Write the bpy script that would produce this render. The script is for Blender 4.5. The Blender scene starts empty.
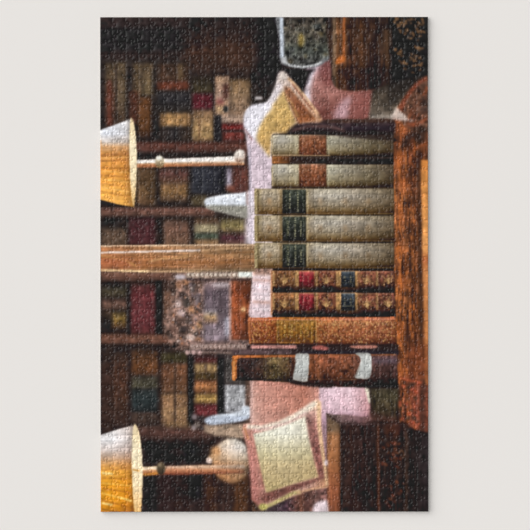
# An assembled jigsaw puzzle lying on a white surface.  The puzzle is a flat printed board: its print is
# worked out procedurally (numpy) and stored as colour on a finely gridded, really cut and grooved surface.
import bpy, math
import numpy as np

rng = np.random.default_rng(7)
PX = 0.00153                       # metres per photo pixel on the board
X0, X1, Y0, Y1 = 99.9, 428.0, 16.9, 512.1
S = 2.0
NX = int(round((X1-X0)*S))+1
NY = int(round((Y1-Y0)*S))+1
gx = np.linspace(X0, X1, NX); gy = np.linspace(Y0, Y1, NY)
XX, YY = np.meshgrid(gx, gy)
IMG = np.zeros((NY, NX, 3), np.float32)
IDM = np.zeros((NY, NX), np.int32)

# ------------------------------------------------------------------ small painting kit
def gk(sig):
    r = max(1, int(math.ceil(sig*3))); k = np.exp(-0.5*(np.arange(-r, r+1)/sig)**2); return (k/k.sum()).astype(np.float32)
def blur(a, sx, sy=None):
    sy = sx if sy is None else sy
    for ax, s in ((1, sx*S), (0, sy*S)):
        if s < 0.2: continue
        k = gk(s); r = len(k)//2
        pad = [(0, 0)]*a.ndim; pad[ax] = (r, r)
        p = np.pad(a, pad, mode='edge'); out = np.zeros_like(a); n = a.shape[ax]
        for i, w in enumerate(k):
            out += w*(p[i:i+n] if ax == 0 else p[:, i:i+n])
        a = out
    return a
_nc = {}
def noise(sx, sy, seed=0):
    key = (sx, sy, seed)
    if key in _nc: return _nc[key]
    r = np.random.default_rng(seed*977+int(sx*31)+int(sy*57)+3)
    nx = int(330/sx)+4; ny = int(500/sy)+4
    g = r.normal(0, 1, (ny, nx))
    u = (XX-X0)/sx+1; v = (YY-Y0)/sy+1
    iu = u.astype(int); iv = v.astype(int); fu = u-iu; fv = v-iv
    fu = fu*fu*(3-2*fu); fv = fv*fv*(3-2*fv)
    o = (g[iv, iu]*(1-fu)+g[iv, iu+1]*fu)*(1-fv)+(g[iv+1, iu]*(1-fu)+g[iv+1, iu+1]*fu)*fv
    o = o.astype(np.float32); _nc[key] = o
    return o
def R(a, b, c, d): return [(a, b), (c, b), (c, d), (a, d)]
def smooth(pts, n=6):
    out = []; m = len(pts)
    for i in range(m):
        p0, p1, p2, p3 = [np.array(pts[(i+k) % m], float) for k in (-1, 0, 1, 2)]
        for j in range(n):
            t = j/n
            out.append(tuple(0.5*((2*p1)+(-p0+p2)*t+(2*p0-5*p1+4*p2-p3)*t*t+(-p0+3*p1-3*p2+p3)*t**3)))
    return out
def ell(cx, cy, rx, ry, rot=0, n=28):
    c, s = math.cos(rot), math.sin(rot)
    return [(cx+rx*math.cos(a)*c-ry*math.sin(a)*s, cy+rx*math.cos(a)*s+ry*math.sin(a)*c) for a in np.linspace(0, 2*math.pi, n, endpoint=False)]
def G(axis, *stops):               # colour ramp along x or y (or an angle in degrees)
    pos = [s[0] for s in stops]; cols = np.array([s[1] for s in stops], float)
    def f(X, Y):
        t = X if axis == 'x' else Y if axis == 'y' else X*math.cos(math.radians(axis))+Y*math.sin(math.radians(axis))
        return np.stack([np.interp(t, pos, cols[:, k]) for k in range(3)], -1)
    return f
def MUL(*fs):                      # second and later ramps are percentages
    def f(X, Y):
        o = fs[0](X, Y)
        for g in fs[1:]: o = o*g(X, Y)/100.0
        return o
    return f
PARTS = []                         # (name, parent index, label, kind)
def part(name, parent=-1, label=None, kind=None):
    PARTS.append((name, parent, label, kind)); return len(PARTS)-1
def paint(pts, col, b=0.5, pid=None, nz=(), op=1.0, bx=None, by=None):
    """fill polygon; nz = list of (amplitude, sx, sy, seed) brightness noises; pid = part that owns the area"""
    xs = [p[0] for p in pts]; ys = [p[1] for p in pts]; bx = b if bx is None else bx; by = b if by is None else by
    i0 = max(0, int((min(xs)-X0-3*bx-1)*S)); i1 = min(NX, int((max(xs)-X0+3*bx+1)*S)+2)
    j0 = max(0, int((min(ys)-Y0-3*by-1)*S)); j1 = min(NY, int((max(ys)-Y0+3*by+1)*S)+2)
    if i1-i0 < 2 or j1-j0 < 2: return
    X = XX[j0:j1, i0:i1]; Y = YY[j0:j1, i0:i1]
    ins = np.zeros(X.shape, bool); n = len(pts)
    for k in range(n):
        xa, ya = pts[k]; xb, yb = pts[(k+1) % n]
        if ya == yb: continue
        ins ^= ((ya > Y) != (yb > Y)) & (X < (xb-xa)*(Y-ya)/(yb-ya)+xa)
    # the board's own rim cuts the print cleanly: blur as if the shape went on
    m = blur(ins.astype(np.float32), max(bx, .25), max(by, .25))*op
    c = col(X, Y) if callable(col) else np.broadcast_to(np.array(col, float), X.shape+(3,))
    if len(nz):
        f = np.ones(X.shape, np.float32)
        for a, sx, sy, sd in nz: f = f+a*noise(sx, sy, sd)[j0:j1, i0:i1]
        c = c*np.clip(f, 0.15, 2.5)[..., None]
    IMG[j0:j1, i0:i1] = IMG[j0:j1, i0:i1]*(1-m[..., None])+c*m[..., None]
    if pid is not None: IDM[j0:j1, i0:i1][ins] = pid
def line(p, q, w, col, b=0.4, pid=None, op=1.0, nz=()):
    dx, dy = q[0]-p[0], q[1]-p[1]; L = math.hypot(dx, dy) or 1; nx, ny = -dy/L*w/2, dx/L*w/2
    paint([(p[0]+nx, p[1]+ny), (q[0]+nx, q[1]+ny), (q[0]-nx, q[1]-ny), (p[0]-nx, p[1]-ny)], col, b, pid, nz, op)
def curve(pts, w, col, b=0.4, op=1.0, pid=None):
    for a, c in zip(pts[:-1], pts[1:]): line(a, c, w, col, b, pid, op)
def bar(name, x0, y0, x1, y1, col, b=1.0, parent=-1, label=None, nz=((.12, 3, 3, 1),), kind=None):
    pid = part(name, parent, label, kind); paint(R(x0, y0, x1, y1), col, b, pid, nz, .92); return pid

N1 = ((.12, 3, 3, 1), (.08, 7, 7, 2)); N2 = ((.05, 1.2, 9, 3), (.09, 4, 4, 4), (.06, 2, 2, 7)); N3 = ((.05, 9, 1.2, 5), (.08, 4, 4, 6))

# ------------------------------------------------------------------ the print, back to front
CASE = part('printed_bookcase', label='dark wooden bookcase in the blurred background, its dark back showing between books')
paint(R(80, 0, 460, 540), G('y', (17, (50, 37, 36)), (26, (46, 36, 36)), (30, (35, 32, 34)), (48, (34, 31, 33)), (55, (50, 37, 35)), (63, (44, 36, 34)), (130, (38, 31, 29)),
      (300, (40, 30, 27)), (440, (44, 30, 28)), (512, (40, 26, 25))), 0.5, CASE, N1)
paint(R(185, 10, 285, 80), G('y', (17, (40, 32, 32)), (35, (48, 34, 31)), (50, (66, 42, 32)), (64, (62, 42, 34)), (80, (40, 31, 30))), 5, None, N1)
paint(R(255, 10, 285, 80), (30, 26, 30), 4, None, N1)
for x, c in ((212, (58, 40, 32)), (232, (80, 52, 38)), (246, (60, 40, 32)), (222, (66, 44, 34))): paint(R(x-4, 42, x+4, 66), c, 3, None, N2, .6)
# uprights (they run sideways in the print, the picture lies on its side)
def upright(x0, y0, x1, y1, c, lab):
    bar('case_upright', x0, y0, x1, y1, c, 1.2, CASE, lab, N3)
upright(134, 141, 248, 152.5, G('y', (141, (72, 44, 38)), (145, (98, 56, 46)), (149, (92, 54, 45)), (153, (66, 45, 42))), 'red-brown case upright just above the upper lamp stem')
upright(100, 206.5, 214, 217, G('y', (206, (80, 56, 48)), (210, (118, 78, 66)), (214, (106, 72, 60)), (217, (70, 50, 45))), 'brown case upright below the upper lamp')
upright(100, 272, 188, 281.5, G('y', (272, (130, 90, 72)), (276, (112, 74, 60)), (281, (78, 52, 44))), 'brown case upright just below the pale wooden table edge')
upright(100, 333.5, 192, 345, G('y', (333, (88, 56, 42)), (338, (124, 80, 62)), (342, (108, 70, 56)), (345, (60, 42, 36))), 'brown case upright between the maroon book and the teal one')
upright(136, 426, 212, 440, G('y', (426, (84, 60, 52)), (432, (92, 60, 52)), (436, (80, 54, 48)), (440, (60, 42, 38))), 'brown case upright above the lower lamp stem')

def DIM(c, k): return (lambda X, Y: c(X, Y)*k) if callable(c) else tuple(v*k for v in c)
def book(x0, y0, x1, y1, c, lab, b=1.6, nz=N2):
    c = DIM(c, .93)
    return bar('printed_shelf_book', x0, y0, x1, y1, c, b, -1, lab, nz)
# --- top row of shelves y 62..140
p = book(105, 63, 116, 129, G('y', (62, (96, 76, 54)), (80, (92, 72, 52)), (95, (104, 64, 46)), (128, (78, 50, 40))), 'brown blurred book at the print\'s left edge above the upper lamp')
line((109, 80), (109, 125), 4, (104, 54, 40), 1.3)
p = book(115, 62, 125.5, 125, G('y', (62, (104, 84, 60)), (100, (106, 86, 64)), (125, (80, 58, 44))), 'tan-brown blurred book next to the upper shade')
line((116, 64), (116, 122), 1.6, (58, 44, 38), .8)
book(133, 63, 142, 95, G('y', (63, (100, 80, 56)), (95, (112, 88, 62))), 'tan blurred book over the orange-brown one')
book(142, 63, 152.5, 95, G('y', (63, (108, 86, 62)), (95, (118, 98, 68))), 'tan blurred book to the right of its twin over the orange-brown one')
book(129, 91, 138, 123, (92, 52, 38), 'dark red-brown blurred book above the upper shade rim')
book(138, 97, 150.5, 137, G('y', (97, (118, 72, 40)), (120, (112, 68, 34)), (137, (80, 50, 32))), 'orange-brown blurred book above the upper lamp knob')
book(157, 63, 188, 81, G('y', (63, (66, 48, 38)), (78, (80, 56, 42))), 'dark brown blurred book over a red band')
line((180, 64), (180, 80), 5, (112, 88, 60), 1.4, None, .8); line((163, 64), (163, 80), 3, (100, 66, 48), 1.2, None, .7)
book(157, 81.5, 188, 90, (120, 60, 40), 'orange-red blurred book spine on the upper shelf')
book(157, 91, 190, 112, G('y', (91, (56, 52, 54)), (100, (46, 44, 48)), (112, (52, 44, 40))), 'grey-black blurred book between the orange-red and the tan one')
book(160, 113, 190, 126.5, G('x', (160, (164, 120, 74)), (172, (196, 148, 90)), (190, (172, 126, 78))), 'pale tan blurred book above the lamp stem')
book(160, 127, 189, 140, G('x', (160, (60, 48, 44)), (175, (48, 44, 46)), (190, (76, 56, 44))), 'dark blurred book below the pale tan one')
book(192, 76, 212, 93, G('y', (76, (52, 42, 34)), (90, (70, 60, 40))), 'dark olive blurred book over the crimson one')
book(192, 93.5, 212, 109, (98, 32, 42), 'crimson blurred book on the upper shelf')
p = book(192, 110, 213, 141, G('y', (110, (150, 112, 82)), (125, (186, 146, 96)), (136, (196, 156, 100)), (141, (140, 104, 70))), 'sand-coloured blurred book under the crimson one')
line((199, 118), (199, 138), 1.6, (130, 92, 64), .7, None, .8)
paint(R(215, 76, 229, 118), (156, 122, 98), 1.2, None, N1)
book(216, 77, 223, 118, G('y', (77, (170, 136, 104)), (96, (186, 150, 132)), (102, (140, 72, 70)), (108, (196, 160, 116)), (118, (130, 100, 80))), 'narrow tan and pink blurred book near the upper cushion')
book(222.5, 84, 229, 98, (84, 48, 42), 'small dark red blurred book among the tan ones')
book(229, 79, 250, 122, MUL(G('y', (79, (132, 100, 66)), (90, (158, 124, 88)), (105, (164, 130, 102)), (122, (150, 116, 92))), G('x', (229, (95, 95, 95)), (238, (106, 106, 106)), (250, (80, 80, 80)))), 'broad tan blurred book left of the upper cushion')
line((239, 80), (239, 120), 1.2, (120, 92, 68), .8, None, .6)
paint(ell(225.5, 109, 2.6, 3.6), (46, 46, 46), 1, None); paint(R(218, 115, 245, 123), (178, 150, 132), 1.6, None, N1, .7)
book(220, 124, 245, 130, (132, 40, 38), 'dark red blurred book right above the upper upright')
book(222, 132, 244, 141, G('y', (132, (150, 60, 52)), (141, (104, 50, 44))), 'brick-red blurred book lying lowest in the upper shelf')
paint(R(214, 115, 221, 141), (36, 34, 38), 1.2, None)
line((222, 131), (246, 131), 1.5, (60, 44, 44), .8)
# --- second row y 165..206
book(136, 167, 155, 205, MUL(G('y', (167, (100, 72, 48)), (190, (120, 88, 56)), (205, (104, 74, 50))), G('x', (136, (110, 110, 110)), (146, (96, 96, 96)), (155, (80, 80, 80)))), 'brown blurred book right beside the upper shade rim')
book(158.5, 167, 188, 183, G('y', (167, (76, 54, 48)), (174, (100, 62, 56)), (183, (112, 78, 58))), 'maroon-brown blurred book under the upper lamp knob')
p = book(160, 183.5, 187, 201, G('y', (183, (150, 108, 70)), (192, (158, 116, 70)), (201, (108, 80, 60))), 'golden-brown blurred book under the maroon-brown one')
for x in (168, 177): line((x, 184), (x, 200), 1.2, (100, 74, 50), .7, None, .6)
book(191, 166, 223, 194, G('x', (191, (54, 56, 66)), (207, (50, 52, 62)), (223, (40, 40, 50))), 'navy blurred book above the white candle shade')
for y in (173, 180, 187): line((191, y), (219, y), 1, (70, 70, 78), .7, None, .6)
paint(R(221, 166, 226, 196), (30, 28, 34), 1, None)
book(191, 195, 206, 205.5, (92, 78, 54), 'olive blurred book end left of the white candle shade')
book(226, 168, 232, 187, G('y', (168, (170, 156, 180)), (187, (206, 196, 214))), 'narrow lavender blurred book near the pink chair edge')
book(232, 166, 248, 195, G('y', (166, (96, 56, 50)), (180, (116, 62, 52)), (195, (86, 52, 48))), 'red-brown blurred book beside the pink chair edge')
paint(ell(230, 188.5, 5, 3.4), (150, 80, 60), 1.6, None, (), .7)
# --- third row y 217..245
book(101, 227, 126, 245, G('y', (226, (66, 54, 46)), (232, (106, 82, 66)), (245, (112, 86, 66))), 'brown blurred book at the left edge above the pale table edge')
book(128.5, 217.5, 155, 245, G('y', (217, (64, 34, 38)), (226, (88, 46, 50)), (240, (88, 44, 48)), (245, (84, 44, 44))), 'plum blurred book above the pale table edge')
for x in (135, 142, 149): line((x, 219), (x, 244), 1, (70, 32, 38), .7, None, .5)
book(163, 219, 189, 245, G('y', (218, (84, 62, 52)), (228, (124, 88, 72)), (245, (128, 92, 70))), 'dusty brown blurred book between two black gaps')
book(194, 218, 218, 224, (112, 82, 60), 'brown blurred book just above the cream one')
book(194, 224, 218, 233, (190, 174, 134), 'cream blurred book under the white candle shade')
book(194, 233, 218, 239.5, (76, 88, 72), 'dark green blurred book under the cream one')
book(194, 239.5, 218, 245, (164, 124, 84), 'tan blurred book resting on the pale table edge')
book(220, 218, 247, 232, G('y', (218, (96, 84, 60)), (226, (156, 138, 84)), (232, (140, 116, 80))), 'olive-gold blurred book under the white candle shade')
book(220, 233, 247, 244.5, G('y', (233, (96, 66, 56)), (238, (88, 46, 56)), (244, (120, 84, 72))), 'wine-brown blurred book under the olive-gold one')
paint(R(244, 217, 252, 245), (176, 160, 164), 1.6, None, N1)
# --- fourth row y 282..334
book(101, 286, 127, 298, G('y', (286, (52, 48, 42)), (292, (80, 70, 52)), (298, (64, 54, 44))), 'dark olive blurred book at the left edge')
book(101, 299, 127, 310, G('y', (299, (82, 58, 50)), (304, (122, 88, 74)), (310, (90, 66, 56))), 'brown blurred book at the left edge over the yellow one')
book(111, 312, 126, 328, G('y', (312, (96, 78, 48)), (319, (146, 114, 54)), (328, (112, 76, 46))), 'mustard blurred book left of the maroon one')
book(101, 312, 111, 330, G('y', (312, (84, 62, 46)), (320, (40, 34, 30)), (330, (34, 30, 28))), 'black blurred book at the left edge beside the mustard one')
paint(R(126.5, 284, 130.5, 335), (34, 28, 28), .9); paint(R(154, 281, 162.5, 334), (26, 24, 25), 1)
book(130.5, 284, 154.5, 334, G('y', (284, (90, 48, 46)), (296, (118, 50, 54)), (310, (124, 58, 62)), (325, (110, 48, 52)), (334, (92, 46, 44))), 'large maroon blurred book in the middle of the bookcase')
for x in (138, 146): line((x, 288), (x, 332), 1, (96, 44, 48), .8, None, .6)
for y in (300, 319): line((131, y), (154, y), .9, (142, 82, 80), .7, None, .5)
paint(R(162, 281, 192, 292), (64, 44, 38), 1.6, None, N1)
book(163, 290, 188, 334, G('y', (290, (96, 68, 54)), (297, (138, 98, 78)), (312, (128, 90, 70)), (318, (104, 76, 60)), (326, (132, 92, 76)), (334, (96, 68, 56))), 'rosy brown blurred book left of the glittering glass')
# --- fifth row y 347..428
book(101, 349, 112, 432, G('y', (349, (50, 38, 34)), (375, (72, 48, 40)), (432, (60, 42, 36))), 'dark brown blurred book at the left edge above the lower lamp')
book(112.5, 353, 127, 426, G('y', (353, (64, 46, 38)), (372, (94, 58, 42)), (400, (84, 54, 40)), (426, (66, 46, 40))), 'red-brown blurred book above the lower shade')
line((118, 356), (118, 424), 1.2, (56, 38, 34), .7, None, .7)
book(131, 349, 157, 376, G('y', (349, (66, 46, 36)), (358, (102, 64, 38)), (368, (126, 76, 42)), (376, (96, 62, 44))), 'orange-brown blurred book over the dark teal one')
book(131, 376.5, 157, 388.5, G('y', (376, (78, 72, 60)), (388, (88, 84, 64))), 'grey-olive blurred book over the dark teal one')
book(131, 389, 157, 412.5, G('y', (389, (48, 54, 54)), (400, (48, 60, 62)), (412, (42, 48, 50))), 'dark teal blurred book above the lower lamp')
book(131, 413.5, 157, 425, G('y', (413, (90, 70, 60)), (425, (66, 50, 44))), 'brown blurred book right above the lower shade rim')
book(160, 353, 187, 363, (70, 62, 38), 'dark moss green blurred book below the brown upright')
p = book(161, 364, 187, 393, G('y', (364, (132, 84, 56)), (380, (118, 76, 50)), (393, (130, 90, 62))), 'chestnut blurred book with two panels')
book(161, 394, 187, 426, G('y', (394, (176, 130, 86)), (402, (158, 116, 80)), (412, (182, 140, 96)), (426, (138, 102, 72))), 'banded tan blurred book below the chestnut one')
for y in (399, 406, 413, 420): line((161, y), (187, y), 1.4, (124, 88, 62), .8, None, .6)
line((174.5, 364), (174.5, 424), 2.6, (72, 54, 44), .9, None, .8); line((167, 366), (167, 392), 1.2, (94, 60, 44), .8, None, .7)
paint(R(187.5, 350, 193, 426), (26, 23, 24), .9)
book(194, 356, 217, 363, (96, 44, 42), 'small dark red blurred book at the top of the bright stack')
book(194, 364, 217, 373, (190, 152, 98), 'pale yellow blurred book near the bright stack top')
line((205, 364), (205, 373), 3, (80, 60, 46), .8, None, .8)
book(194, 374, 217, 380, (92, 70, 36), 'brown-green blurred book in the bright stack')
book(194, 381, 217, 393, G('y', (381, (164, 100, 60)), (387, (186, 120, 70)), (393, (140, 84, 50))), 'orange blurred book in the bright stack')
book(194, 394, 217, 404, G('y', (394, (170, 130, 70)), (399, (208, 166, 88)), (404, (150, 112, 60))), 'golden yellow blurred book in the bright stack')
book(194, 405, 217, 416, (124, 50, 54), 'wine-red blurred book lowest in the bright stack')
for y in (384, 390, 397, 401): line((195, y), (216, y), .8, (120, 80, 44), .5, None, .6)
paint(R(217, 352, 224.5, 415), (28, 27, 30), 1.0); paint(R(224, 355, 246, 384), (74, 68, 66), 1.4, None, N1)
bar('printed_white_box', 224, 385, 245.5, 413, G('y', (385, (162, 163, 168)), (398, (178, 180, 184)), (413, (160, 161, 168))), 1.0, -1, 'pale grey-white blurred box beside the pink chair seat')
paint(R(245, 378, 250, 430), (112, 84, 72), 1.2, None, N1)
# --- dark lower part
for x, c in ((150, (34, 30, 32)), (165, (50, 34, 34)), (180, (44, 30, 28)), (196, (30, 28, 32)), (210, (62, 38, 26)), (225, (58, 40, 36)), (240, (84, 52, 32))):
    paint(R(x-7, 475, x+7, 513), c, 2.5, None, N2)
for x, c in ((152, (30, 28, 30)), (170, (34, 27, 28)), (190, (28, 27, 32)), (206, (36, 27, 26))): paint(R(x-8, 443, x+8, 463), c, 2.5, None, N1)
paint(R(172, 500, 206, 513), (66, 42, 36), 3, None, N1, .5); paint(R(166, 422, 190, 428), (150, 116, 70), 1.6, None, N1, .35)

# ------------------------------------------------------------------ glittering glass vase group, x 172..250
GL = part('printed_glass_vase', label='blurred glittering cut-glass vase with beaded rims in the centre of the picture')
V = smooth([(170, 276), (200, 272), (246, 272), (250, 278), (247, 312), (250, 346), (240, 351), (200, 350), (176, 350), (166, 336), (164, 318), (172, 300)])
paint(V, (112, 86, 76), 1.8, GL, ((.25, 3.2, 3, 8), (.22, 5, 6, 9), (.15, 2, 2, 10)))
blobs = [(178, 285, 3, 4, (160, 110, 80)), (185, 282, 4, 3, (190, 130, 90)), (192, 288, 3, 6, (70, 60, 60)), (197, 281, 3, 3, (120, 84, 70)), (183, 295, 4, 4, (58, 46, 44)), (178, 304, 3.4, 4, (206, 180, 176)),
 (186, 303, 4, 5, (70, 62, 58)), (191, 310, 3, 4, (200, 140, 96)), (197, 300, 3, 8, (110, 96, 100)), (181, 313, 4, 3, (226, 196, 190)), (176, 321, 4, 4, (90, 66, 58)), (188, 321, 4, 3, (74, 62, 58)), (184, 329, 4, 3, (60, 50, 50)),
 (193, 330, 4, 3, (196, 160, 140)), (199, 325, 3, 4, (170, 130, 90)), (190, 337, 5, 3, (206, 180, 170)), (199, 340, 4, 3, (180, 130, 100)), (182, 343, 4, 3, (120, 86, 74)), (170, 311, 3, 5, (130, 100, 88)), (201, 334, 3, 4, (110, 90, 90)), (173, 330, 4, 4, (110, 80, 70)), (196, 347, 5, 3, (206, 184, 176)), (180, 277, 6, 2.5, (210, 200, 210)), (189, 278, 4, 2, (70, 60, 66))]
for x, y, rx, ry, c in blobs: paint(ell(x, y, rx, ry), c, 1.1, None, (), .85)
for k in range(60):
    x, y = rng.uniform(172, 203), rng.uniform(282, 346); paint(ell(x, y, rng.uniform(.7, 1.6), rng.uniform(.7, 1.8)), [(236, 214, 206), (52, 42, 44), (186, 118, 76), (150, 130, 140)][k % 4], .6, None, (), .6)
g = part('glass_body', GL, 'smoky grey-violet glass body of the vase')
paint(R(203, 282, 229, 342), MUL(G('y', (282, (128, 106, 106)), (292, (100, 84, 92)), (312, (112, 98, 106)), (342, (128, 112, 122))), G('x', (203, (90, 90, 90)), (216, (108, 108, 108)), (224, (92, 92, 92)), (229, (104, 104, 104)))), 1.6, g, ((.14, 3, 7, 12), (.1, 5, 5, 13)))
paint(R(203, 311, 217, 324), G('y', (311, (168, 156, 158)), (317, (180, 144, 104)), (324, (126, 96, 84))), 1.6, None, N1)
paint(R(217, 296, 225, 320), (82, 68, 74), 2, None, (), .7); paint(R(224, 318, 230, 336), (176, 172, 186), 1.3, None, (), .9); paint(ell(221, 285, 10, 2.5), (190, 176, 180), 1.3, None, (), .8)
paint(ell(213, 333, 7, 5), (140, 122, 130), 2, None, (), .8)
w = part('wooden_back', GL, 'polished orange-brown wood panel with a small bright highlight')
paint(R(230.5, 279, 250.5, 340), MUL(G('y', (279, (112, 66, 46)), (290, (136, 66, 38)), (310, (140, 70, 38)), (340, (112, 58, 38))), G('x', (230, (130, 130, 130)), (234, (122, 122, 122)), (240, (100, 100, 100)), (250, (78, 78, 78)))), .8, w, ((.14, 3, 5, 14), (.1, 2, 9, 15)))
line((229.6, 281), (229.6, 340), 1.8, (196, 150, 138), .8, None, .8); paint(ell(243, 309.5, 2.4, 2.4), (240, 206, 150), .9, None); paint(ell(243, 309.5, 4.5, 4.5), (190, 120, 70), 1.5, None, (), .35)
for yb, xa, xb, pidl in ((275.5, 186, 250, 'beaded rim at the top of the vase'), (347, 190, 252, 'beaded rim at the foot of the vase')):
    r_ = part('beaded_rim', GL, pidl)
    paint(R(xa, yb-3, xb, yb+3), (168, 144, 128) if yb < 300 else (138, 112, 104), 1, r_, N1)
    for i, x in enumerate(np.arange(xa, xb-2, 4.6)):
        paint(ell(x+2, yb-.8, 2.1, 1.5, -.35), (214, 198, 182) if yb < 300 else (184, 158, 150), .5, None, (), .9)
        line((x+3.4, yb-1.8), (x+4.8, yb+1.4), .8, (100, 76, 66), .4, None, .8)
    line((xa, yb+4.2), (xb, yb+4.2), 2.0, (58, 44, 46), .9, None, .85)
line((186, 352), (232, 353), 2.6, (172, 140, 128), 1.1, None, .7); line((190, 342.5), (250, 342), 2, (110, 88, 88), 1, None, .7); line((186, 356.5), (232, 357), 2.2, (60, 44, 44), 1, None, .7)
paint(R(238, 272, 254, 277.5), (222, 228, 222), .9, None)
for x in (187, 193, 199): paint(ell(x, 352.5, 2.2, 2.4), (196, 160, 156), .8, None)

# ------------------------------------------------------------------ upper right: chair, frame, cabinet
CH = part('printed_armchair', label='pink armchair behind the upper yellow cushion')
paint(smooth([(247, 110), (246, 140), (249, 165), (250, 200), (249, 250), (252, 275), (250, 300), (250, 318), (276, 318), (276, 200), (276, 140), (262, 118)]), G('y', (110, (222, 210, 216)), (150, (208, 190, 202)), (185, (216, 196, 208)), (230, (224, 210, 218)), (275, (226, 204, 208)), (318, (214, 190, 196))), .8, CH, ((.05, 4, 6, 25),))
line((249, 145), (251.5, 245), 2.2, (206, 196, 214), .9, None, .8)
for y, c in ((280, (196, 150, 138)), (287, (236, 220, 230)), (294, (228, 214, 222)), (302, (196, 150, 134)), (309, (230, 218, 224)), (298, (238, 224, 228)), (275, (206, 176, 166))): line((252, y), (270, y+.6), 2.4, c, 1.1, None, .8)
paint(R(252.6, 267, 271, 275), (180, 140, 124), .9, None, N1); paint(R(270, 270, 272.5, 316), (206, 150, 118), .6)
paint(smooth([(303, 112), (302, 88), (308, 66), (317, 53), (330, 46), (334, 60), (336, 84), (372, 86), (374, 122), (318, 122)]), MUL(G('y', (46, (196, 176, 192)), (62, (176, 140, 150)), (80, (172, 118, 110)), (100, (160, 104, 94)), (120, (140, 84, 76))), G('x', (302, (124, 134, 142)), (310, (108, 112, 114)), (324, (88, 84, 84)), (372, (92, 84, 82)))), 1.0, CH, ((.06, 6, 6, 26),))
paint(smooth([(322, 60), (330, 50), (333, 62), (333, 84), (326, 86), (320, 76)]), (120, 62, 58), 2.2, None, (), .75)
curve([(307, 104), (306.5, 88), (312, 68), (321, 54), (330, 49)], 6.5, (228, 226, 240), 2.2, .95); curve([(318, 112), (330, 114), (340, 107), (345, 96)], 2.2, (120, 56, 50), 1.4, .8)
paint(smooth([(304, 104), (318, 109), (330, 110), (342, 104), (350, 98), (344, 104), (336, 119), (304, 119)]), (112, 62, 54), 2.2, None, (), .75)
paint(smooth([(333, 119), (337, 107), (344, 99), (352, 97), (349, 108), (347, 119)]), (206, 166, 176), 2.4, None, (), .8)
paint(smooth([(352, 118), (354, 96), (362, 90), (371, 92), (371, 118)]), (146, 84, 78), 1.8, None, (), .7); paint(ell(332, 92, 10, 6), (196, 134, 124), 3, None, (), .5)
paint([(302, 114), (318, 114), (318, 122), (302, 122)], (150, 70, 44), 1.5, None, (), .8)
# ------------------------------------------------------------------ pale wooden table edge
TE = part('printed_side_table', label='pale wooden side table edge crossing the left half of the picture')
paint([(100, 245.6), (254.6, 244), (254.6, 271.5), (160, 272.4), (100, 271)], MUL(G('y', (244, (180, 132, 92)), (248, (168, 118, 78)), (254, (174, 120, 76)), (262, (166, 106, 64)), (268, (148, 98, 62)), (272, (176, 142, 106))),
      G('x', (100, (106, 96, 90)), (150, (100, 98, 95)), (190, (96, 100, 104)), (254, (88, 95, 100)))), .6, TE, ((.07, 26, 1.1, 20), (.08, 14, 3, 21), (.05, 5, 5, 22)))
line((100, 246), (254, 244.6), 1.2, (236, 204, 170), .5); line((100, 252.6), (200, 250.4), 1.9, (232, 214, 206), .6); line((200, 250.2), (252, 247.6), 1.4, (206, 166, 120), .7, None, .8)
line((100, 270), (148, 271.4), 1.8, (246, 214, 160), .6); line((146, 271.6), (200, 271.8), 1.3, (200, 160, 120), .7, None, .8)
curve([(100, 256), (112, 257.5), (124, 260), (136, 266)], 1.6, (206, 150, 84), .9, .9); curve([(148, 262), (160, 258.6), (176, 258), (190, 256)], 1.3, (220, 170, 110), .8, .9)
curve([(140, 268), (152, 265), (170, 264), (190, 262), (215, 263), (250, 260)], 2.2, (150, 92, 46), 1.0, .7)
paint(R(100, 258, 128, 267), (190, 104, 66), 2.8, None, (), .6); curve([(195, 255), (215, 256), (235, 253), (253, 252)], 1.2, (140, 88, 46), .7, .6)

PF = part('printed_picture_frame', label='picture frame with rounded pale rim and green-grey glass at the top')
F_ = smooth([(279, 8), (279, 40), (279.5, 58), (284, 65), (300, 68.5), (316, 66.5), (324, 63), (332, 52), (332, 8)], 8)
paint(F_, (112, 114, 118), .8, PF)
pg = part('glass_pane', PF, 'dark mottled green-grey glass')
paint(smooth([(285, 6), (284.5, 40), (285, 57), (290, 63.5), (302, 66), (316, 64), (322, 60), (332, 50), (333, 6)], 8), G('y', (17, (66, 58, 52)), (35, (88, 82, 70)), (50, (64, 68, 62)), (64, (84, 84, 82))), 1.0, pg, ((.3, 4, 4, 30), (.25, 2.2, 2.2, 31)))
for k in range(46):
    x, y = rng.uniform(288, 328), rng.uniform(19, 61)
    paint(ell(x, y, rng.uniform(1, 3.4), rng.uniform(1, 3)), [(118, 116, 106), (44, 46, 44), (124, 104, 64), (104, 114, 112), (66, 50, 48), (38, 38, 44)][k % 6], 1.1, None, (), .45)
paint(ell(301, 40, 3, 7), (170, 140, 56), 1.4, None, (), .7); line((281.5, 17), (281.8, 58), 3.4, (200, 210, 224), .8); curve([(283, 61), (290, 65.6), (302, 67.4), (314, 65.4), (322, 62)], 1.9, (200, 202, 204), .6, .9); paint(ell(284, 60, 3, 3), (206, 208, 212), 1.2, None, (), .8)
paint([(284, 69), (303, 70), (316, 68), (310, 74), (304, 92), (300, 100), (288, 80)], (26, 20, 24), 1.3)
CB = part('printed_cabinet', label='dark brown wooden cabinet with rounded foot hanging down at the top right')
paint(smooth([(331, 5), (331, 70), (333, 84), (339, 89.5), (352, 91), (372, 90), (390, 86), (398, 80), (398, 5)], 8), MUL(G('x', (331, (58, 40, 32)), (334, (110, 92, 76)), (337, (104, 68, 42)), (344, (96, 60, 36)), (350, (66, 42, 30)), (360, (70, 46, 32)), (375, (54, 36, 28)), (388, (64, 46, 34)), (392, (44, 34, 30)), (398, (30, 26, 28))), G('y', (17, (80, 78, 78)), (40, (105, 105, 105)), (62, (104, 100, 98)), (70, (84, 80, 78)), (90, (72, 68, 68)))), .9, CB, ((.16, 1.4, 11, 34), (.12, 5, 5, 35)))
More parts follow.
